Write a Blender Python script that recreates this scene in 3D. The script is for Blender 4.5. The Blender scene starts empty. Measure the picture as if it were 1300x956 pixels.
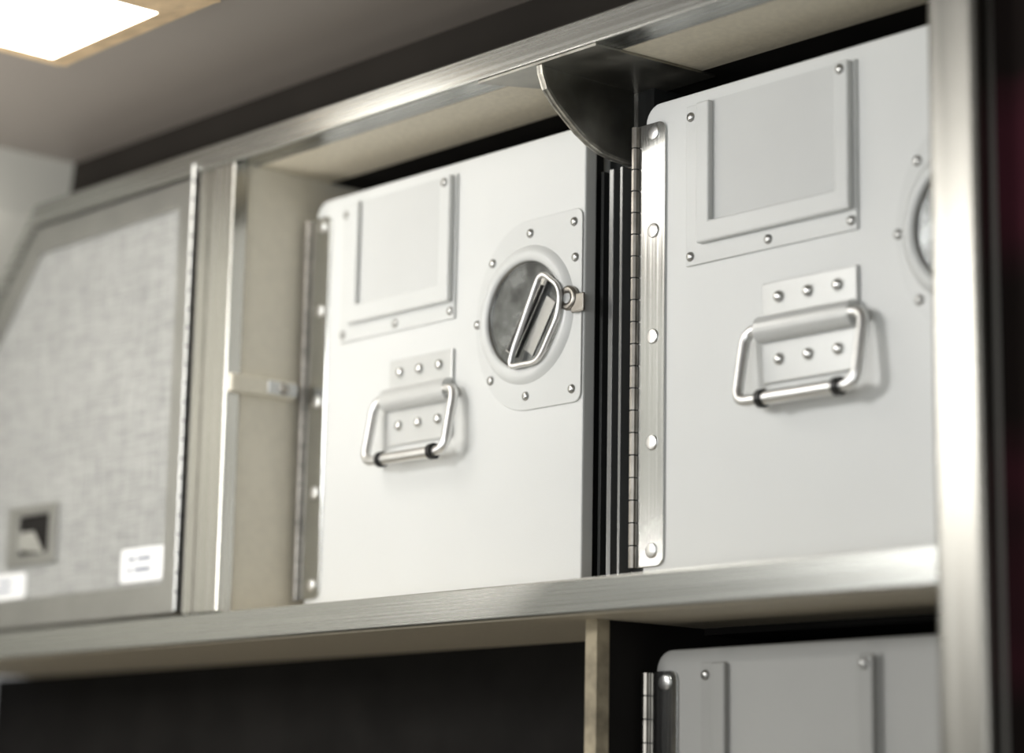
import bpy, bmesh, math
from mathutils import Vector, Matrix
sc=bpy.context.scene
sc.view_settings.view_transform='Standard'
COL=sc.collection

# ------------------------------------------------------------ materials
def mat(name,col,rough=.5,metal=0.,noise=0.,nscale=(40,40,40),bump=0.,bscale=None,col2=None,emit=0,rvar=0.,lo=.35,hi=.65,spec=.5,detail=3):
    m=bpy.data.materials.new(name); m.use_nodes=True
    nt=m.node_tree; b=nt.nodes['Principled BSDF']
    b.inputs['Roughness'].default_value=rough; b.inputs['Metallic'].default_value=metal
    b.inputs['Specular IOR Level'].default_value=spec
    tc=nt.nodes.new('ShaderNodeTexCoord'); mp=nt.nodes.new('ShaderNodeMapping')
    mp.inputs['Scale'].default_value=nscale
    nz=nt.nodes.new('ShaderNodeTexNoise'); nz.inputs['Scale'].default_value=1.; nz.inputs['Detail'].default_value=detail
    nt.links.new(tc.outputs['Object'],mp.inputs[0]); nt.links.new(mp.outputs[0],nz.inputs['Vector'])
    rp=nt.nodes.new('ShaderNodeValToRGB')
    rp.color_ramp.elements[0].position=lo; rp.color_ramp.elements[1].position=hi
    c2=col2 if col2 else tuple(c*(1-noise) for c in col)
    rp.color_ramp.elements[0].color=(*c2,1); rp.color_ramp.elements[1].color=(*col,1)
    nt.links.new(nz.outputs['Fac'],rp.inputs[0]); nt.links.new(rp.outputs[0],b.inputs['Base Color'])
    if rvar:
        mr=nt.nodes.new('ShaderNodeMapRange'); mr.inputs[3].default_value=max(.02,rough-rvar); mr.inputs[4].default_value=rough+rvar
        mr.inputs[1].default_value=.3; mr.inputs[2].default_value=.7
        nt.links.new(nz.outputs['Fac'],mr.inputs[0]); nt.links.new(mr.outputs[0],b.inputs['Roughness'])
    if bump:
        src=nz
        if bscale:
            mp2=nt.nodes.new('ShaderNodeMapping'); mp2.inputs['Scale'].default_value=bscale
            src=nt.nodes.new('ShaderNodeTexNoise'); src.inputs['Scale'].default_value=1.; src.inputs['Detail'].default_value=2
            nt.links.new(tc.outputs['Object'],mp2.inputs[0]); nt.links.new(mp2.outputs[0],src.inputs['Vector'])
        bp=nt.nodes.new('ShaderNodeBump'); bp.inputs['Strength'].default_value=bump; bp.inputs['Distance'].default_value=.001
        nt.links.new(src.outputs['Fac'],bp.inputs['Height']); nt.links.new(bp.outputs[0],b.inputs['Normal'])
    if emit:
        b.inputs['Emission Color'].default_value=(1,.97,.91,1); b.inputs['Emission Strength'].default_value=emit
    return m
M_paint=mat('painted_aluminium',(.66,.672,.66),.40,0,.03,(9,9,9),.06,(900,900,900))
M_paintL=mat('painted_aluminium_shaded',(.36,.36,.345),.45,0,.06,(9,9,9),.06,(900,900,900))  # darker copy of the door paint: lower bay's dimness put into colour
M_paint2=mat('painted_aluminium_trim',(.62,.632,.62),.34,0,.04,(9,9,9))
M_paint2L=mat('painted_aluminium_trim_shaded',(.33,.33,.315),.4,0,.04,(9,9,9))  # trim paint darkened the same way, dimness in the colour
M_hplate=mat('painted_handle_plate',(.58,.588,.575),.32,.2,.04,(30,30,30))
M_steelH=mat('brushed_steel_horizontal',(.44,.445,.425),.27,1,.08,(2,120,700),.02,rvar=.03)
M_steelV=mat('brushed_steel_vertical',(.53,.525,.49),.26,1,.10,(900,150,3),.03,rvar=.04)
M_post=mat('brushed_steel_post',(.33,.32,.29),.34,1,.35,(60,20,3),.02,rvar=.05)
M_steelS=mat('satin_steel',(.7,.7,.68),.25,1,.10,(60,60,60))
M_steelF=mat('satin_steel_frame',(.44,.44,.425),.33,1,.10,(30,30,30))
M_alu=mat('satin_aluminium',(.80,.80,.79),.36,1,.06,(80,80,80))
M_strip=mat('hinge_steel',(.58,.59,.58),.20,1,.12,(600,50,5),.03,rvar=.05)
M_hinge=mat('piano_hinge_steel',(.33,.31,.28),.35,1,.3,(80,80,80))
M_cream=mat('cream_laminate',(.72,.68,.57),.55,0,.06,(130,130,130),.1,(500,500,500))
M_cream2=mat('cream_honeycomb_edge',(.42,.36,.25),.7,0,.5,(60,60,60),.3)
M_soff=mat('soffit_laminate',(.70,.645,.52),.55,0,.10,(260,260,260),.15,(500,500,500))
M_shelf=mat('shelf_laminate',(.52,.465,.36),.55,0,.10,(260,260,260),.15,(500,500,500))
M_black=mat('black_rubber',(.008,.008,.008),.45,0,.3,(50,50,50))
M_dark=mat('dark_anodised_profile',(.035,.037,.037),.22,.3,.3,(200,60,5))
M_rib=mat('grey_profile_rib',(.22,.225,.225),.25,.6,.2,(200,60,5))
M_void=mat('dark_cavity',(.014,.013,.012),.8,0,.3,(20,20,20),spec=.1)  # near-black colour standing in for shade inside the bays
M_void2=mat('shaded_upper_wall',(.022,.019,.016),.8,0,.3,(6,6,6),spec=.1)  # shade above the beam put into the wall colour
M_worn=mat('worn_dark_steel',(.42,.41,.37),.40,1,.35,(35,35,35),.1,rvar=.10,detail=6)
M_rim=mat('worn_steel_edge',(.62,.60,.54),.4,.9,.5,(120,120,120))
M_ceil=mat('ceiling_panel',(.26,.235,.21),.45,0,.05,(4,4,4))
M_wall=mat('sidewall_panel',(.50,.50,.46),.6,0,.05,(4,4,4))
M_wall2=mat('opposite_wall_panel',(.50,.485,.455),.6,0,.85,(1.7,1.7,1.7),lo=.44,hi=.56)
M_floor=mat('floor_vinyl',(.22,.21,.19),.6,0,.2,(6,6,6))
M_tape=mat('tan_masking_tape',(.72,.54,.33),.6,0,.25,(60,60,60),.3)
M_lamp=mat('lamp_diffuser',(1,1,1),.5,emit=6.5)
M_label=mat('label_white',(.74,.75,.75),.4,0,.03)
M_ink=mat('label_ink',(.16,.18,.24),.6)
M_curt=mat('dark_burgundy_curtain',(.045,.012,.018),.9,0,0,(3,3,7),col2=(.012,.009,.008),lo=.5,hi=.62,spec=.05)
M_cup=mat('latch_cup_steel',(.22,.23,.23),.24,.85,.55,(55,55,55),rvar=.08,lo=.40,hi=.62,detail=6)
M_card=mat('card_insert',(.56,.57,.56),.5,0,.04,(12,12,12))
# woven panel
def weave():
    m=bpy.data.materials.new('woven_grey_laminate'); m.use_nodes=True
    nt=m.node_tree;b=nt.nodes['Principled BSDF']; b.inputs['Roughness'].default_value=.40; b.inputs['Metallic'].default_value=.3
    tc=nt.nodes.new('ShaderNodeTexCoord'); o=[]
    for s in ((1000,1000,50),(50,1000,1000)):
        mp=nt.nodes.new('ShaderNodeMapping'); mp.inputs['Scale'].default_value=s
        nz=nt.nodes.new('ShaderNodeTexNoise'); nz.inputs['Scale'].default_value=1.; nz.inputs['Detail'].default_value=2
        nt.links.new(tc.outputs['Object'],mp.inputs[0]); nt.links.new(mp.outputs[0],nz.inputs['Vector']); o.append(nz)
    a=nt.nodes.new('ShaderNodeMath'); a.operation='ADD'
    nt.links.new(o[0].outputs['Fac'],a.inputs[0]); nt.links.new(o[1].outputs['Fac'],a.inputs[1])
    rp=nt.nodes.new('ShaderNodeMapRange'); rp.inputs[1].default_value=.75; rp.inputs[2].default_value=1.25
    nt.links.new(a.outputs[0],rp.inputs[0])
    mx=nt.nodes.new('ShaderNodeMix'); mx.data_type='RGBA'
    mx.inputs[6].default_value=(.24,.245,.24,1); mx.inputs[7].default_value=(.41,.415,.405,1)
    nt.links.new(rp.outputs[0],mx.inputs[0]); nt.links.new(mx.outputs[2],b.inputs['Base Color'])
    return m
M_weave=weave()

# ------------------------------------------------------------ helpers
def empty(name):
    e=bpy.data.objects.new(name,None); e.empty_display_size=.05; COL.objects.link(e); return e
def finish(name,bm,m,parent,bev=0,smooth=False,seg=2):
    bmesh.ops.recalc_face_normals(bm,faces=bm.faces)
    me=bpy.data.meshes.new(name); bm.to_mesh(me); bm.free()
    if smooth:
        for p in me.polygons: p.use_smooth=True
    me.materials.append(m)
    o=bpy.data.objects.new(name,me); COL.objects.link(o)
    if parent: o.parent=parent
    if bev:
        b=o.modifiers.new('bevel','BEVEL'); b.width=bev; b.segments=seg; b.limit_method='ANGLE'; b.angle_limit=math.radians(40)
    return o
def box(name,x0,x1,y0,y1,z0,z1,m,parent=None,bev=0,seg=2):
    bm=bmesh.new(); bmesh.ops.create_cube(bm,size=1)
    for v in bm.verts:
        v.co=Vector(((x0+x1)/2+v.co.x*(x1-x0),(y0+y1)/2+v.co.y*(y1-y0),(z0+z1)/2+v.co.z*(z1-z0)))
    return finish(name,bm,m,parent,bev,seg=seg)
def prism(name,pts,a0,a1,m,parent=None,axis='Y',bev=0,smooth=False):
    """pts in the plane perpendicular to axis: Y->(x,z)  X->(y,z)  Z->(x,y)"""
    def P(p,a):
        return {'Y':(p[0],a,p[1]),'X':(a,p[0],p[1]),'Z':(p[0],p[1],a)}[axis]
    bm=bmesh.new()
    A=[bm.verts.new(P(p,a0)) for p in pts]; B=[bm.verts.new(P(p,a1)) for p in pts]
    bm.faces.new(A); bm.faces.new(B[::-1]); n=len(pts)
    for i in range(n): bm.faces.new((A[i],A[(i+1)%n],B[(i+1)%n],B[i]))
    return finish(name,bm,m,parent,bev,smooth)
def frame(name,outer,inner,y0,y1,m,parent=None,closed=True,bev=0):
    """ring between two polylines (same count) in XZ, extruded in Y"""
    bm=bmesh.new(); n=len(outer)
    V=[[bm.verts.new((p[0],y,p[1])) for p in L] for y in (y0,y1) for L in (outer,inner)]
    O0,I0,O1,I1=V
    R=range(n if closed else n-1)
    for i in R:
        j=(i+1)%n
        bm.faces.new((O0[i],O0[j],I0[j],I0[i])); bm.faces.new((O1[i],I1[i],I1[j],O1[j]))
        bm.faces.new((O0[i],O1[i],O1[j],O0[j])); bm.faces.new((I0[i],I0[j],I1[j],I1[i]))
    if not closed:
        for i in (0,n-1): bm.faces.new((O0[i],I0[i],I1[i],O1[i]))
    return finish(name,bm,m,parent,bev)
def rrect(x0,x1,z0,z1,r,n=6,corners=(1,1,1,1)):
    pts=[]
    for k,(cx,cz,a) in enumerate(((x0+r,z0+r,180),(x1-r,z0+r,270),(x1-r,z1-r,0),(x0+r,z1-r,90))):
        if corners[k]:
            for i in range(n+1):
                t=math.radians(a+90*i/n); pts.append((cx+r*math.cos(t),cz+r*math.sin(t)))
        else: pts.append(((x0,z0),(x1,z0),(x1,z1),(x0,z1))[k])
    return pts
def lathe(name,prof,cx,cz,m,parent=None,n=48,sx=1,smooth=True):
    """profile list of (r,y) revolved about the Y axis through cx,cz"""
    bm=bmesh.new(); rings=[]
    for r,y in prof:
        if r<1e-6: rings.append([bm.verts.new((cx,y,cz))])
        else: rings.append([bm.verts.new((cx+sx*r*math.cos(2*math.pi*i/n),y,cz+r*math.sin(2*math.pi*i/n))) for i in range(n)])
    for a,b in zip(rings,rings[1:]):
        for i in range(n):
            j=(i+1)%n
            if len(a)==1 and len(b)==1: continue
            if len(b)==1: bm.faces.new((a[i],a[j],b[0]))
            elif len(a)==1: bm.faces.new((a[0],b[j],b[i]))
            else: bm.faces.new((a[i],a[j],b[j],b[i]))
    o=finish(name,bm,m,parent,0,smooth)
    return o
def rivets(name,pts,y,r,m,parent,h=None,flat=False):
    h=h or r*.6
    bm=bmesh.new(); n=16
    prof=[(1,0),(.96,.35),(.8,.68),(.5,.92),(0,1)] if not flat else [(1,0),(.97,.7),(.85,1),(0,1)]
    for cx,cz in pts:
        rings=[]
        for a,b in prof:
            if a==0: rings.append([bm.verts.new((cx,y-h*b,cz))])
            else: rings.append([bm.verts.new((cx+r*a*math.cos(2*math.pi*i/n),y-h*b,cz+r*a*math.sin(2*math.pi*i/n))) for i in range(n)])
        for A,B in zip(rings,rings[1:]):
            for i in range(n):
                j=(i+1)%n
                if len(B)==1: bm.faces.new((A[i],A[j],B[0]))
                else: bm.faces.new((A[i],A[j],B[j],B[i]))
    return finish(name,bm,m,parent,0,True)
def tube(name,pts,r,m,parent,cyclic=False,round_r=0.):
    """round rod through the points with filleted corners"""
    P=[Vector(p) for p in pts]; out=[]
    n=len(P)
    for i,p in enumerate(P):
        if (not cyclic and i in (0,n-1)) or round_r==0: out.append(p); continue
        a=(P[i-1]-p); b=(P[(i+1)%n]-p); rr=min(round_r,a.length*.49,b.length*.49)
        s=p+a.normalized()*rr; e=p+b.normalized()*rr
        for k in range(7):
            t=k/6; out.append(s*(1-t)**2+p*2*t*(1-t)+e*t*t)
    cu=bpy.data.curves.new(name,'CURVE'); cu.dimensions='3D'; cu.bevel_depth=r; cu.bevel_resolution=6; cu.use_fill_caps=True
    sp=cu.splines.new('POLY'); sp.points.add(len(out)-1)
    for q,v in zip(sp.points,out): q.co=(*v,1)
    sp.use_cyclic_u=cyclic; sp.use_smooth=True
    cu.materials.append(m)
    o=bpy.data.objects.new(name,cu); COL.objects.link(o); o.parent=parent
    return o
def cylx(name,x0,x1,y,z,r,m,parent): return tube(name,[(x0,y,z),(x1,y,z)],r,m,parent)

# ------------------------------------------------------------ galley container
def container(dx,s,dz,left,right,top=.4335,bot=.1412,P1=None,P2=None):
    """dx,s map the reference layout (x measured from the holder's left side) to this unit"""
    P1=P1 or M_paint; P2=P2 or M_paint2
    E=empty('galley_container')
    def X(x): return dx+(x+1.320)*s
    def Zz(z): return z+dz
    top+=dz; bot+=dz
    prism('door_panel',rrect(left,right,bot,top,.012,6,(0,0,1,1)),1.0,1.010,P1,E,bev=.0012)
    box('door_gasket',left+.004,right-.0005,1.010,1.016,bot+.004,top-.006,M_black,E)
    box('container_body',left+.003,right-.003,1.016,1.33,bot-.0005,top-.004,P1,E,.002)
    # hinge side
    kx=left-.0085
    prism('hinge_strip',rrect(kx+.004,left+.0185,Zz(.1515),Zz(.4215),.006,4,(0,1,1,0)),.9985,1.0,M_strip,E,bev=.0004)
    zz=Zz(.1515); i=0
    bm=bmesh.new(); n=10; L=.0135
    while zz<Zz(.421)-.002:
        z1=min(zz+L-.0008,Zz(.421))
        a=[bm.verts.new((kx+.0025+.0026*math.cos(2*math.pi*k/n),.9975+.0026*math.sin(2*math.pi*k/n),zz)) for k in range(n)]
        b=[bm.verts.new((v.co.x,v.co.y,z1)) for v in a]
        bm.faces.new(a); bm.faces.new(b[::-1])
        for k in range(n): bm.faces.new((a[k],a[(k+1)%n],b[(k+1)%n],b[k]))
        zz+=L
    finish('hinge_knuckles',bm,M_hinge,E,0,False)
    tube('hinge_pin',[(kx+.0025,.9975,Zz(.152)),(kx+.0025,.9975,Zz(.4205))],.0018,M_black,E)
    rivets('hinge_rivets',[(left+.0088,Zz(z)) for z in (.161,.225,.289,.354,.417-.002)],.9985,.0046,M_alu,E,.0010,True)
    # card holder
    hx0,hx1=X(-1.320),X(-1.1965)
    box('holder_plate',hx0,hx1,.9982,1.0,Zz(.3270),Zz(.4252),P2,E,.0005)
    ax0,ax1=X(-1.3085),X(-1.1985); w=.0105
    zb,zt=Zz(.3385),Zz(.4245)
    frame('holder_channel',[(ax0,zt),(ax0,zb),(ax1,zb),(ax1,zt)],[(ax0+w,zt),(ax0+w,zb+.0125),(ax1-w,zb+.0125),(ax1-w,zt)],.9935,.9982,P2,E,closed=False,bev=.0012)
    box('card_insert',ax0+w-.001,ax1-w+.001,.9976,.9983,zb+.012,zt+.0005,M_card if P1 is M_paint else P1,E)
    rivets('holder_rivets',[(hx0+.004,Zz(.3325)),((hx0+hx1)/2,Zz(.3325)),(hx1-.004,Zz(.3325)),(hx0+.004,Zz(.418))],.9982,.0030,M_steelF,E,.0020)
    rivets('holder_rivet_top',[(hx1-.0075,Zz(.4195))],.9935,.0030,M_steelF,E,.0020)
    # surface handle
    px0,px1=X(-1.2625),X(-1.1965); pz0,pz1=Zz(.2485),Zz(.3070); c=(px0+px1)/2+.001; hw=(px1-px0)/2
    box('handle_plate',px0,px1,.9975,1.0,pz0,pz1,M_hplate,E,.0008)
    zc=Zz(.2795); prof=[]
    for k in range(11):
        t=math.pi*k/10; prof.append((.9975-.0085*math.sin(t)**.7,zc+.0078*math.cos(t)))
    prism('handle_band',prof,px0,px1,M_hplate,E,'X',bev=.0005)
    for k,zr in enumerate((.2975,.2615)):
        rivets('handle_rivets_%d'%(k+1),[(c-.001+hw*.62*q,Zz(zr)) for q in (-1,0,1)],.9975,.0036,M_steelS,E,.0030)
    bw=hw+.0085; zb2=Zz(.2375); yb=.9845; yt=.9925
    tube('bail_rod',[(c-hw*.6,yt,zc),(c-bw,yt,zc),(c-bw,yb,zb2),(c+bw,yb,zb2),(c+bw,yt,zc),(c+hw*.6,yt,zc)],.0033,M_alu,E,round_r=.0085)
    cylx('bail_grip',c-bw*.50,c+bw*.70,yb,zb2,.0041,M_alu,E)
    cylx('bail_grommet_1',c-bw*.60,c-bw*.51,yb,zb2,.0053,M_black,E)
    cylx('bail_grommet_2',c+bw*.68,c+bw*.77,yb,zb2,.0053,M_black,E)
    # round latch window
    cx,cz=X(-1.1258),Zz(.3190)
    fl=[]
    xr=right-.001
    for k in range(25):
        t=math.radians(90+180*k/24); fl.append((cx+.0490*math.cos(t),cz+.0615*math.sin(t)))
    outer=fl+rrect(cx,xr,cz-.0615,cz+.0615,.006,4,(0,1,1,0))[1:-1]
    prism('latch_flange',outer,.9986,1.0,P2,E,bev=.0005)
    R=.0345
    lathe('latch_ring',[(R+.0105,.9988),(R+.0085,.9966),(R+.0055,.9950),(R+.0025,.9950),(R,.9962),(R-.0002,.9988)],cx,cz,P2,E,n=72)
    lathe('latch_cup_wall',[(R,.9968),(R-.0008,.99845)],cx,cz,M_steelF,E,n=64)
    lathe('latch_cup_base',[(R-.0006,.99840),(0,.99840)],cx,cz,M_cup,E,n=64,smooth=False)
    rivets('latch_rivets',[(cx+a,cz+b) for a,b in ((.003,.0525),(-.033,.0385),(.0440,.0530),(.0455,.030),(-.033,-.0385),(.001,-.0525),(.0435,-.0530),(-.0470,0))],.9986,.0030,M_steelF,E,.0020)
    # lever with wire loop
    d=Vector((.033,0,.050)).normalized(); nrm=Vector((d.z,0,-d.x))
    C=Vector((cx+.0035,0,cz-.001))
    def pt(a,b,y): q=C+d*a+nrm*b; return (q.x,y,q.z)
    def bar(nm,a0,a1,b0,b1,y0,y1,m):
        bm=bmesh.new(); vs=[]
        for y in (y0,y1): vs.append([bm.verts.new(pt(a,b,y)) for a,b in ((a0,b0),(a1,b0),(a1,b1),(a0,b1))])
        bm.faces.new(vs[0]); bm.faces.new(vs[1][::-1])
        for k in range(4): bm.faces.new((vs[0][k],vs[0][(k+1)%4],vs[1][(k+1)%4],vs[1][k]))
        finish(nm,bm,m,E,.0003)
    bar('latch_lever_plate',-.028,.027,-.0055,.0045,.9965,.9982,M_steelS)
    bar('latch_lever_slot',-.027,.024,-.0042,-.0010,.9956,.9966,M_black)
    bar('latch_lever_slot_2',-.025,.022,.0012,.0032,.9956,.9966,M_black)
    bar('latch_base_plate',-.020,.018,.0085,.0185,.9974,.9983,M_steelF)
    tube('latch_wire_loop',[(cx+a,.9925,cz+b) for a,b in ((.020,.0240),(.0385,.0110),(.0370,-.0060),(.0190,-.0335),(-.0085,-.0335),(-.0050,-.0235))],.0018,M_alu,E,cyclic=True,round_r=.0075)
    # striker at door edge
    sx=right-.0105
    lathe('striker_ring',[(.0030,.9975),(.0036,.9945),(.0064,.9940),(.0080,.9955),(.0082,.9985),(.0030,.9988)],sx,cz+.004,M_hinge,E,n=32)
    lathe('striker_hole',[(.0034,.9970),(0,.9970)],sx,cz+.004,M_black,E,n=24)
    box('striker_tab',sx+.003,right+.004,.9955,.9975,cz-.006,cz+.006,M_hinge,E,.001)
    return E
container(-1.320,1.0,0,-1.353,-1.0735)
container(-.984,1.07,0,-1.0203,-.728)
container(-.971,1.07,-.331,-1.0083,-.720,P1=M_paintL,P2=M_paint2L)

# ------------------------------------------------------------ rack structure
R_=empty('galley_rack_frame')
F=.935
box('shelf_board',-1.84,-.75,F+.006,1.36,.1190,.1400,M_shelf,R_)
box('shelf_lip',-1.84,-.7480,F,F+.006,.1200,.1392,M_steelH,R_,.0008)
box('lower_shelf_board',-1.86,-.72,F+.006,1.36,-.212,-.1905,M_shelf,R_)
box('lower_shelf_lip',-1.86,-.7480,F,F+.006,-.212,-.1915,M_steelH,R_,.0008)
box('top_beam',-1.635,-.7480,F,F+.022,.4545,.4720,M_steelH,R_,.0012)
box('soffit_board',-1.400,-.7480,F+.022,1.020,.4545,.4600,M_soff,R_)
box('upper_cavity_shade_board',-1.400,-.7480,1.020,1.34,.4545,.4600,M_void,R_)  # dark board added where the soffit runs back into shade
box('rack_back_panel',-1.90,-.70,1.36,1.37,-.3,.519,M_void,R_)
box('partition_panel',-1.400,-1.3655,F+.012,1.35,.1400,.4545,M_cream,R_)
box('partition_post',-1.4065,-1.3635,F,F+.012,.1395,.4540,M_steelV,R_,.001)
box('partition_post_seam',-1.3935,-1.3925,F-.0004,F+.001,.1400,.4535,M_hinge,R_)
# black extrusion between the containers
box('divider_profile',-1.0725,-1.0335,1.020,1.34,.1400,.4540,M_dark,R_)
for i,(a,b) in enumerate(((-1.0700,-1.0675),(-1.0625,-1.0585),(-1.0530,-1.0505))):
    box('divider_rib_%d'%(i+1),a,b,1.010,1.020,.1402,.4040,M_rib if i!=0 else M_dark,R_,.0004)
box('lower_divider_edge',-1.028,-1.0185,.962,.972,-.19,.1190,M_cream2,R_)
box('lower_divider',-1.028,-1.0190,.972,1.35,-.19,.1190,M_void,R_)  # divider side coloured near-black for the shade in the bay
box('lower_bay_shade_sheet',-1.90,-1.030,1.075,1.085,-.1905,.1190,M_void,R_)  # dark sheet added to fill the bay with shade
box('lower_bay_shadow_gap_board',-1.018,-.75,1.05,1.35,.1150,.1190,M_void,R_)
# right post
box('end_post',-.7490,-.7180,F-.003,F+.03,-.75,.519,M_post,R_,.004,4)
box('end_post_return',-.7480,-.7190,F+.03,1.35,-.75,.519,M_steelF,R_)
# curved end trim of the rack (follows the cabin sidewall)
frame('end_trim',[(-1.635,.4720),(-1.742,.355),(-1.802,.250),(-1.826,.1400)],[(-1.635,.4545),(-1.724,.356),(-1.784,.250),(-1.806,.1400)],F,F+.02,M_steelH,R_,closed=False,bev=.0008)
# lower front of the galley below the second shelf
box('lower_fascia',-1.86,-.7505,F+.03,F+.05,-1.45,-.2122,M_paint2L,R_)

# ------------------------------------------------------------ wall bracket clip
K=empty('retaining_clip')
box('clip_bar',-1.3655,-1.3585,F+.001,.9915,.2905,.3035,M_cream,K,.0015)
box('clip_pad',-1.3585,-1.3560,.9660,.9910,.2925,.3015,M_paint2,K,.001)
bm=bmesh.new(); bmesh.ops.create_cone(bm,cap_ends=True,segments=16,radius1=.0042,radius2=.0030,depth=.002,matrix=Matrix.Translation((-1.3552,.979,.2970))@Matrix.Rotation(math.pi/2,4,'Y'))
finish('clip_screw',bm,M_hinge,K)

# ------------------------------------------------------------ gusset bracket
G=empty('gusset_bracket')
prof=[(.9375,.4540),(.9385,.4475),(.9424,.4385),(.9500,.4305),(.9588,.4238),(.9690,.4165),(.9788,.4112),(.9888,.4075),(.9988,.4058),(1.009,.4052),(1.0175,.4050)]
prism('gusset_web',prof+[(1.0175,.4540)],-1.0500,-1.0485,M_worn,G,'X')
bm=bmesh.new(); rows=[]
for i,(y,z) in enumerate(prof):
    rows.append([bm.verts.new(c) for c in ((-1.0515,y,z),(-1.0467,y,z),(-1.0467,y+.0012,z+.0018),(-1.0515,y+.0012,z+.0018))])
for a,b in zip(rows,rows[1:]):
    for k in range(4): bm.faces.new((a[k],a[(k+1)%4],b[(k+1)%4],b[k]))
finish('gusset_edge',bm,M_rim,G)
prism('gusset_flange',[(-1.104,F+.001),(-.9975,F+.001),(-.9905,1.0300),(-1.0500,1.0300)],.4527,.4543,M_worn,G,'Z')

# ------------------------------------------------------------ left cabinet
Cb=empty('stowage_cabinet')
outer=[(-1.4160,.1412),(-1.4160,.4524),(-1.6320,.4524),(-1.7225,.3555),(-1.7825,.2495),(-1.8040,.1412)]
inner=[(-1.4320,.1632),(-1.4320,.4327),(-1.6240,.4310),(-1.7010,.3480),(-1.7580,.2450),(-1.7750,.1632)]
frame('door_frame',outer,inner,F,F+.010,M_steelF,Cb,bev=.0012)
prism('door_panel',inner,F+.0035,F+.008,M_weave,Cb)
prism('cabinet_body',[(-1.4085,.1402),(-1.4085,.4540),(-1.6330,.4540),(-1.7230,.3560),(-1.7830,.2500),(-1.8050,.1402)],F+.012,1.34,M_void,Cb)
bm=bmesh.new(); zz=.143; n=10; cx=-1.4115
while zz<.450:
    a=[bm.verts.new((cx+.0026*math.cos(2*math.pi*k/n),F-.0012+.0026*math.sin(2*math.pi*k/n),zz)) for k in range(n)]
    b=[bm.verts.new((v.co.x,v.co.y,zz+.0115)) for v in a]
    bm.faces.new(a); bm.faces.new(b[::-1])
    for k in range(n): bm.faces.new((a[k],a[(k+1)%n],b[(k+1)%n],b[k]))
    zz+=.0133
finish('hinge_knuckles',bm,M_steelF,Cb)
tube('hinge_pin',[(cx,F-.001,.142),(cx,F-.001,.452)],.0014,M_black,Cb)
# recessed paddle latch
frame('latch_bezel',rrect(-1.650,-1.5785,.1880,.2335,.002,3),rrect(-1.6330,-1.5900,.1960,.2260,.002,3),F+.0005,F+.004,M_steelF,Cb,bev=.0006)
box('latch_recess',-1.6340,-1.5890,F+.0030,F+.0034,.1955,.2265,M_void,Cb)
prism('latch_paddle',[(-1.633,.200),(-1.596,.196),(-1.612,.214),(-1.633,.214)],F+.001,F+.0030,M_steelS,Cb,bev=.0005)
# labels
for k,(a,b,c_,d_) in enumerate(((-1.4895,-1.4345,.1662,.1905),(-1.690,-1.6220,.1640,.1835))):
    prism('label_%d'%(k+1),rrect(a,b,c_,d_,.003,4),F+.0022,F+.0034,M_label,Cb)
    for r,(f0,f1,zz) in enumerate(((.18,.34,.68),(.40,.70,.68),(.18,.26,.36),(.34,.70,.36))):
        z0=c_+(d_-c_)*zz
        box('label_text_%d_%d'%(k+1,r+1),a+(b-a)*f0,a+(b-a)*f1,F+.0020,F+.0022,z0-.0013,z0+.0013,M_ink,Cb)

# ------------------------------------------------------------ room
ZC=.519
box('ceiling',-2.0,1.6,-1.5,1.37,ZC,ZC+.03,M_ceil)
box('floor',-2.6,1.6,-1.5,1.6,-1.48,-1.45,M_floor)
box('wall_opposite',-2.6,1.6,-1.53,-1.5,-1.45,ZC,M_wall2)
# curved sidewall at the left, follows the fuselage
wp=[(-1.657,.519),(-1.664,.470),(-1.760,.365),(-1.825,.250),(-1.850,.140),(-1.93,-.3),(-1.95,-1.45)]
wo=[(x-.03,z) for x,z in wp]
frame('wall_left',wo,wp,-1.5,.9805,M_wall,closed=False)
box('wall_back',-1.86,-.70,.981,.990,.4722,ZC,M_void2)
# curtain / dark side panel to the right of the post
bm=bmesh.new(); N=60
a=[];b=[]
for i in range(N+1):
    x=-.7165+.35*i/N; y=.945+.006*math.sin(i*.9)
    a.append(bm.verts.new((x,y,-1.45))); b.append(bm.verts.new((x,y,ZC)))
for i in range(N): bm.faces.new((a[i],a[i+1],b[i+1],b[i]))
finish('dark_curtain',bm,M_curt,None,0,True)

# ------------------------------------------------------------ ceiling lamp
Lp=empty('ceiling_light_panel')
prism('diffuser',rrect(-1.421,-1.280,.40,.8205,.004,5),ZC-.0035,ZC-.001,M_lamp,Lp,'Z')
frame_o=rrect(-1.438,-1.240,.385,.8370,.008,6); frame_i=rrect(-1.418,-1.283,.403,.8175,.004,6)
bm=bmesh.new(); n=len(frame_o)
V=[[bm.verts.new((p[0]+.0012*math.sin(i*2.3+k),p[1]+.0012*math.cos(i*1.7),z)) for i,p in enumerate(L_)] for k,(L_,z) in enumerate(((frame_o,ZC-.001),(frame_i,ZC-.0045),(frame_i,ZC-.0050),(frame_o,ZC-.0018)))]
for r in range(3):
    for i in range(n):
        j=(i+1)%n; bm.faces.new((V[r][i],V[r][j],V[r+1][j],V[r+1][i]))
finish('masking_tape',bm,M_tape,Lp)

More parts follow.
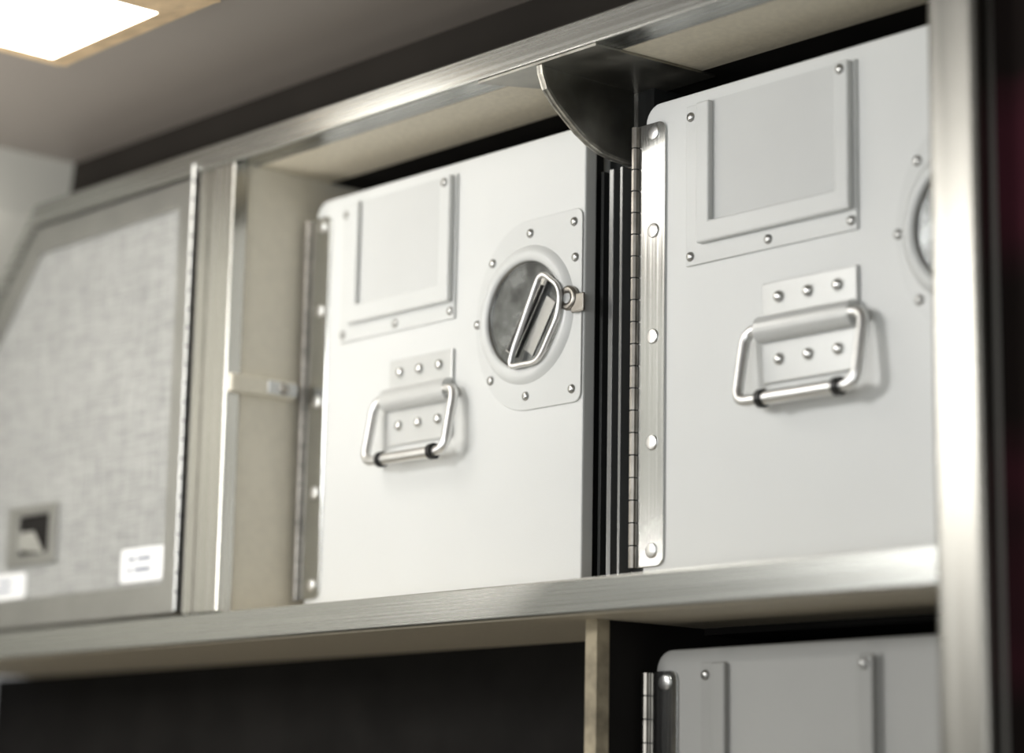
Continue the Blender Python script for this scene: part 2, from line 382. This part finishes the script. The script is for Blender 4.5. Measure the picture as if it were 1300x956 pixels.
# ------------------------------------------------------------ lights
def area(name,loc,target,sx,sy,power,col=(1,1,1)):
    l=bpy.data.lights.new(name,'AREA'); l.shape='RECTANGLE'; l.size=sx; l.size_y=sy; l.energy=power; l.color=col
    o=bpy.data.objects.new(name,l); COL.objects.link(o); o.location=loc
    o.rotation_euler=(Vector(target)-Vector(loc)).to_track_quat('-Z','Y').to_euler(); return o
area('added_key_light',(-1.40,-.05,.46),(-1.0,1.0,.28),.26,.20,6.6,(1,.99,.97))  # added unseen key, throws the handle shadows to the right
area('added_fill_light',(-.3,-.9,.1),(-.95,1.0,.25),1.2,.9,13.0,(.985,1,1))  # added soft fill from the camera side, no fixture there
area('added_sidewall_wash',(-1.50,.50,.20),(-1.68,.74,.50),.10,.10,2.0,(1,.95,.89))  # added unseen light to brighten the left ceiling and sidewall
area('added_low_fill',(-1.3,.1,-1.2),(-1.2,.9,.4),.8,.5,2.6,(1,.95,.87))  # added upward fill standing in for bounce off the floor
w=bpy.data.worlds.new('World'); sc.world=w; w.use_nodes=True
w.node_tree.nodes['Background'].inputs[0].default_value=(1,.995,.985,1); w.node_tree.nodes['Background'].inputs[1].default_value=.25

# ------------------------------------------------------------ camera
f=3083.0
Lv=Vector((-2768,-568,f)).normalized(); Xc=-Lv
Zc=Vector((280,15368,f)).normalized()
Yc=Vector((Xc[1]*Zc[2]-Xc[2]*Zc[1], Xc[2]*Zc[0]-Xc[0]*Zc[2], Xc[0]*Zc[1]-Xc[1]*Zc[0]))
right=Vector((Xc[0],Yc[0],Zc[0])); up=Vector((Xc[1],Yc[1],Zc[1])); fw=Vector((Xc[2],Yc[2],Zc[2]))
cd=bpy.data.cameras.new('camera'); co=bpy.data.objects.new('camera',cd); COL.objects.link(co)
Mx=Matrix.Identity(4)
for i in range(3): Mx[i][0]=right[i]; Mx[i][1]=up[i]; Mx[i][2]=-fw[i]
co.matrix_world=Mx
cd.sensor_width=36; cd.sensor_fit='HORIZONTAL'; cd.lens=f/1300*36; cd.shift_y=-45/1300; cd.clip_start=.01
cd.dof.use_dof=True; cd.dof.focus_distance=1.47; cd.dof.aperture_fstop=3.0
sc.camera=co
